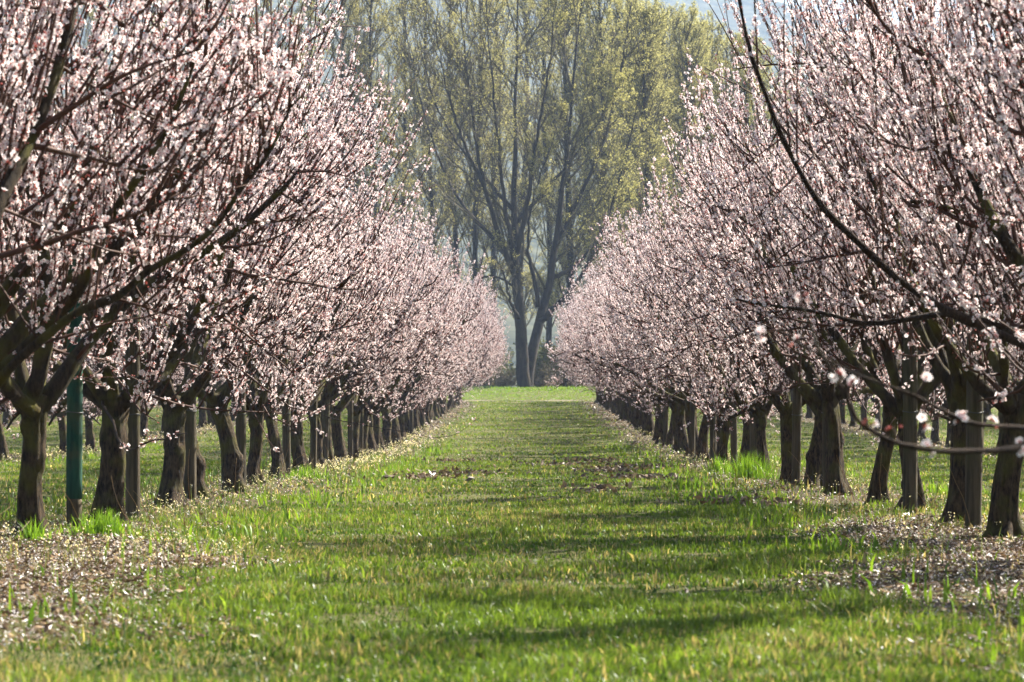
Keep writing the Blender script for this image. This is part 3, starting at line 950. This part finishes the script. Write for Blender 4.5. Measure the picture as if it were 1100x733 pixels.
for (u, d, k, s) in [(470, 150, 0, 1.0), (500, 155, 2, .8), (522, 147, 0, .8), (543, 146, 2, .75), (585, 146, 0, .9), (603, 148, 2, 1.1), (622, 150, 0, 1.15), (645, 152, 2, 1.0), (676, 153, 1, 1.1),
                     (610, 158, 1, 1.7), (592, 162, 1, 1.6), (530, 160, 1, 1.3), (640, 160, 1, 1.7)]:
    b = link('bush', None)
    d += 9
    s *= 1.0 if k == 1 else 0.72
    x = (u - VX) * d / F
    b.location = (x, d, float(gz(x, d))); b.rotation_euler = (0, 0, RNG.uniform(0, 6)); b.scale = (s, s, s)
    tag(b, ('dull green thicket bush behind the foot of the forked poplar' if k == 1 else 'low brown twiggy bush at the foot of the forked poplar'), 'bush',
        'green bushes behind the field edge' if k == 1 else 'brown bushes along the field edge')
    link('branches', BV[k][0], b); link('foliage', BV[k][1], b)

# ------------------------------------------------------------------ grass, litter, fallen petals, weeds
def val_noise(x, y, s, seed=0.0):
    return np.array([mnoise.noise((a * s + seed, b * s * 1.0, seed)) for a, b in zip(x, y)])

def grid_noise(x, y, s, seed):
    """cheap smooth noise by bilinear lookup"""
    rng = np.random.default_rng(seed)
    G = rng.uniform(-1, 1, (256, 256))
    a, b = x * s, y * s
    i, j = np.floor(a).astype(int), np.floor(b).astype(int)
    f, g = a - i, b - j
    f, g = f * f * (3 - 2 * f), g * g * (3 - 2 * g)
    i0, j0, i1, j1 = i % 256, j % 256, (i + 1) % 256, (j + 1) % 256
    return (G[i0, j0] * (1 - f) + G[i1, j0] * f) * (1 - g) + (G[i0, j1] * (1 - f) + G[i1, j1] * f) * g

def scatter(n, d0, d1, rng, margin=1.0, xlim=16.0):
    """points in the strip the lens sees, plus a margin to both sides"""
    y = d0 + (d1 - d0) * rng.random(n)
    half = np.minimum(0.175 * y + margin, xlim)
    keep = rng.random(n) < half / np.minimum(0.175 * d1 + margin, xlim)
    y, half = y[keep], half[keep]
    x = rng.uniform(-1, 1, len(y)) * half
    return x, y

def row_dist(x):
    m = np.abs((np.abs(x) - 2.75) % 5.5)
    return np.minimum(m, 5.5 - m)

def strip_mask(x, y):
    """1 on the worked strip under the rows, 0 in the grass alleys"""
    r = row_dist(x) + 0.36 * grid_noise(x, y, 0.7, 5) + 0.22 * grid_noise(x, y, 2.1, 6)
    m = np.clip((0.9 + 0.75 * np.exp(-((y - 11.5) / 5.0) ** 2) - r) / 0.45, 0, 1)
    return np.where(y > 121, 0, m)

def blades(geo, x, y, h, w, col, rng, lean=0.5):
    N = len(x)
    z = gz(x, y) - 0.004
    a = rng.uniform(0, 2 * math.pi, N)
    wv = np.stack([np.cos(a), np.sin(a), np.zeros(N)], -1) * (w * 0.5)[:, None]
    la = rng.uniform(0, 2 * math.pi, N)
    ln = np.abs(rng.normal(0, lean, N))
    lv = np.stack([np.cos(la), np.sin(la), np.zeros(N)], -1)
    b = np.stack([x, y, z], -1)
    mid = b + np.stack([np.zeros(N), np.zeros(N), h * 0.55], -1) + lv * (ln * h * 0.25)[:, None]
    top = b + np.stack([np.zeros(N), np.zeros(N), h * (1 - 0.25 * np.clip(ln, 0, 1.5))], -1) + lv * (ln * h * 0.85)[:, None]
    v = np.stack([b - wv, b + wv, mid + wv * 0.8, mid - wv * 0.8, top], 1)
    k = np.arange(N)[:, None] * 5
    q = k + np.array([[0, 1, 2, 3]]); t = k + np.array([[3, 2, 4]])
    c = np.repeat(col[:, None, :], 5, 1)
    geo.add(v.reshape(-1, 3), [q, t], c.reshape(-1, 3))

def build_grass():
    rng = np.random.default_rng(21)
    g = Geo()
    for (n, d0, d1, hs, ws, ml) in [(360000, 6.0, 12.0, 1.0, 1.0, 1.7), (380000, 12.0, 24.0, 1.0, 1.25, 2.0), (270000, 24.0, 48.0, 1.0, 2.0, 2.4),
                                    (170000, 48.0, 85.0, 1.05, 3.6, 1.5), (190000, 85.0, 156.0, 1.15, 5.5, 2.0)]:
        x, y = scatter(n, d0, d1, rng, ml)
        s = strip_mask(x, y)
        n1 = grid_noise(x, y, 0.55, 1); n2 = grid_noise(x, y, 1.9, 2); n3 = grid_noise(x, y, 6.0, 3)
        keep = rng.random(len(x)) < (1 - np.where((y > 17) & (y < 60), 0.8, 0.965) * s) * np.clip(0.85 + 0.45 * n2 + 0.5 * n3, 0.3, 1)
        x, y, s, n1, n2, n3 = (a[keep] for a in (x, y, s, n1, n2, n3))
        N = len(x)
        far = y > 125
        n4 = grid_noise(x, y, 14.0, 8)
        h = (0.040 + 0.014 * n1 + 0.016 * n2 + 0.022 * n3 + 0.018 * n4) * rng.uniform(0.5, 1.35, N) * hs
        h = np.clip(h, 0.02, 0.12)
        h = np.where(s > 0.3, h * 1.3, h)
        k = np.clip(0.5 + 0.4 * n1 + 0.35 * n2 + 0.3 * n3 + rng.normal(0, 0.22, N), 0, 1)[:, None]
        c = np.array([0.028, 0.072, 0.008]) * (1 - k) + np.array([0.125, 0.20, 0.03]) * k
        dry = rng.random(N) < np.clip(0.09 + 0.2 * n3 + 0.25 * grid_noise(x, y, 1.1, 9) + 0.12 * s, 0.02, 0.7)
        dry &= ~far & ((y < 48) | (rng.random(N) < 0.45))
        c[dry] = np.array([0.30, 0.27, 0.15]) * rng.uniform(0.6, 1.1, (int(dry.sum()), 1))
        c[far] = np.array([0.13, 0.23, 0.03]) * rng.uniform(0.8, 1.15, (int(far.sum()), 1))
        c = c * np.where(far, 1.0, rng.uniform(0.55, 1.4, N))[:, None]
        h = np.where(y > 139, h * (0.8 + 1.3 * np.clip(n2 + 0.5 * n3, 0, 1)), h * np.where(s < 0.3, 0.8, 1.0))
        w = rng.uniform(0.0025, 0.0062, N) * ws
        w = np.where((rng.random(N) < 0.05) & (y < 60), w * 2.6, w)
        blades(g, x, y, h, w, c, rng, 0.85)
    o = link('grass', g.mesh('grass', M_GRASS))
    tag(o, 'short sunlit green grass mixed with dry straw covering the lane', 'grass', kind='stuff')

def build_litter():
    rng = np.random.default_rng(22)
    # brown leaves, bits of prunings and petals under the trees
    g = Geo()
    tv = np.array([(-0.9, 0, 0.1), (-0.2, -0.42, 0.0), (0.9, 0, 0.22), (0.1, 0.45, 0.05)])
    for (n, d0, d1, sz, ml) in [(200000, 7, 20, 0.0155, 1.2), (70000, 20, 45, 0.022, 1.0), (50000, 45, 120, 0.04, 1.0)]:
        x, y = scatter(n, d0, d1, rng, ml, 9)
        s = strip_mask(x, y)
        near = np.exp(-((y - 12.5) / 5.0) ** 2)
        pk = np.clip(s * (0.62 + 0.5 * near + 0.4 * grid_noise(x, y, 1.4, 12)), 0.0012, 1)
        keep = rng.random(len(x)) < pk
        x, y = x[keep], y[keep]
        N = len(x)
        kind = rng.random(N)
        tint = np.where((kind < 0.40)[:, None], np.array([[0.085, 0.05, 0.027]]), np.where((kind < 0.55)[:, None], np.array([[0.27, 0.18, 0.095]]), np.array([[0.80, 0.73, 0.70]])))
        tint = tint * rng.uniform(0.6, 1.15, (N, 1))
        nm = rng.normal(0, 0.42, (N, 3)); nm[:, 2] = 1
        z = gz(x, y) + rng.uniform(0.004, 0.03, N)
        size = np.where(kind < 0.55, rng.uniform(0.8, 1.7, N), rng.uniform(0.33, 0.60, N)) * sz
        stamp(g, tv, [np.array([(0, 1, 2, 3)])], np.ones((4, 3)), np.stack([x, y, z], -1), nm, size, rng, tint)
    for (u, d, r, n) in [(655, 38, 0.22, 150), (684, 33, 0.25, 170), (640, 46, 0.3, 130), (690, 40, 0.25, 130), (598, 43, 0.35, 120), (452, 34, 0.3, 150), (505, 36, 0.28, 110), (480, 45, 0.3, 100), (800, 24, 0.2, 120), (640, 29, 0.15, 60)]:
        x = (u - VX) * d / F + rng.normal(0, r, n); y = d + rng.normal(0, r * 2.0, n)
        z = gz(x, y) + rng.uniform(0.01, 0.06, n)
        tint = np.where(rng.random((n, 1)) < 0.6, np.array([[0.10, 0.065, 0.035]]), np.array([[0.24, 0.17, 0.10]])) * rng.uniform(0.6, 1.1, (n, 1))
        stamp(g, tv, [np.array([(0, 1, 2, 3)])], np.ones((4, 3)), np.stack([x, y, z], -1), rng.normal(0, 0.8, (n, 3)) + np.array([0, 0, 1]), rng.uniform(0.025, 0.06, n), rng, tint)
    tag(link('leaf_litter', g.mesh('leaf_litter', M_LITTER, smooth=False)), 'brown leaf litter and fallen pale petals on the soil strips under the trees', 'leaf litter', kind='stuff')
    # flowering weeds: thin stalks with tiny white heads
    g = Geo()
    x, y = scatter(110000, 13, 75, rng, 0.5, 9)
    s = strip_mask(x, y)
    pk = s * np.where(x < 0, 0.55, 0.22) * np.clip(0.5 + 0.8 * grid_noise(x, y, 0.8, 15), 0, 1)
    keep = rng.random(len(x)) < pk
    x, y = x[keep], y[keep]
    N = len(x)
    h = rng.uniform(0.05, 0.16, N)
    c = np.tile(np.array([0.12, 0.165, 0.06]), (N, 1)) * rng.uniform(0.7, 1.2, (N, 1))
    blades(g, x, y, h, np.full(N, 0.004) * np.where(y > 35, 1.8, 1.0), c, rng, 0.25)
    st = np.stack([x, y, gz(x, y)], -1)
    hp = np.repeat(st, 4, 0); hh = np.repeat(h, 4) * rng.uniform(0.75, 1.0, 4 * N)
    hp[:, 2] += hh; hp[:, :2] += rng.normal(0, 0.008, (4 * N, 2))
    tq = np.array([(-0.5, -0.5, 0), (0.5, -0.5, 0), (0.5, 0.5, 0), (-0.5, 0.5, 0)])
    tint = np.tile(np.array([0.72, 0.70, 0.62]), (4 * N, 1)) * rng.uniform(0.7, 1.05, (4 * N, 1))
    stamp(g, tq, [np.array([(0, 1, 2, 3)])], np.ones((4, 3)), hp, rng.normal(0, 1, (4 * N, 3)) + np.array([0, 0, 0.7]), rng.uniform(0.004, 0.0075, 4 * N) * np.where(hp[:, 1] > 35, 1.6, 1.0), rng, tint)
    # dry stalks standing among the trunks
    n = 260
    y = rng.uniform(12, 60, n); x = np.where(rng.random(n) < 0.5, -1, 1) * (2.75 + rng.normal(0, 0.45, n))
    st = np.stack([x, y, gz(x, y) - 0.01], -1)
    dd = norm(rng.normal(0, 0.35, (n, 3)) + np.array([0, 0, 1.0]))
    St = grow(st, dd, rng.uniform(0.15, 0.5, n), 6, -0.04, 0.10, rng)
    tubes(g, St, np.linspace(0.003, 0.0014, 6)[None] * np.ones((n, 1)), 3, np.array([0.22, 0.16, 0.09]))
    # broad green leaves at the edge of the lane
    x, y = scatter(90000, 8, 60, rng, 0.5, 8)
    r = row_dist(x)
    band = np.exp(-((r - 1.05) / 0.3) ** 2)
    keep = (rng.random(len(x)) < band * np.clip(0.25 + 0.9 * grid_noise(x, y, 1.3, 17), 0, 1)) & ((x > 0) | (y > 15) | (rng.random(len(x)) < 0.2))
    x, y = x[keep], y[keep]
    N = len(x)
    k = rng.random((N, 1))
    c = np.array([0.06, 0.14, 0.015]) * (1 - k) + np.array([0.16, 0.27, 0.03]) * k
    blades(g, x, y, rng.uniform(0.06, 0.15, N), rng.uniform(0.010, 0.02, N), c, rng, 0.55)
    tag(link('weeds', g.mesh('weeds', M_GRASS)), 'white-headed flowering weeds and broad green leaves along the tree strips', 'weeds', kind='stuff')

def tuft(u, d, n, hmax, spread, label, seed):
    rng = np.random.default_rng(seed)
    x0 = (u - VX) * d / F
    g = Geo()
    x = rng.normal(0, spread, n); y = rng.normal(0, spread, n)
    N = n
    h = rng.uniform(0.4, 1.0, N) * hmax * np.exp(-(x * x + y * y) / (spread * 2.5) ** 2)
    k = rng.random((N, 1))
    c = np.array([0.08, 0.18, 0.015]) * (1 - k) + np.array([0.18, 0.32, 0.035]) * k
    blades(g, x + x0, y + d, h, rng.uniform(0.005, 0.010, N), c, rng, 0.45)
    g.v = [v - np.array([x0, d, float(gz(x0, d))], np.float32) for v in g.v]
    o = link('grass_tuft', None)
    link('leaves', g.mesh('leaves', M_GRASS), o)
    o.location = (x0, d, float(gz(x0, d)))
    tag(o, label, 'grass tuft', 'tall bright grass tufts beside the trunks')

build_grass()
build_litter()
tuft(110, 17.2, 420, 0.22, 0.10, 'bright green grass tuft at the foot of the second left trunk', 1)
tuft(36, 16.2, 120, 0.20, 0.05, 'small bright grass tuft in front of the leaning first left trunk', 2)
tuft(806, 33.5, 520, 0.40, 0.15, 'large bright grass clump in front of the dark trunks on the right', 3)
tuft(772, 36.0, 260, 0.30, 0.10, 'medium grass clump left of the largest bright clump on the right', 4)
tuft(332, 33.0, 260, 0.22, 0.16, 'bright grass clump beside the trunks halfway along the left row', 5)
build_haze()
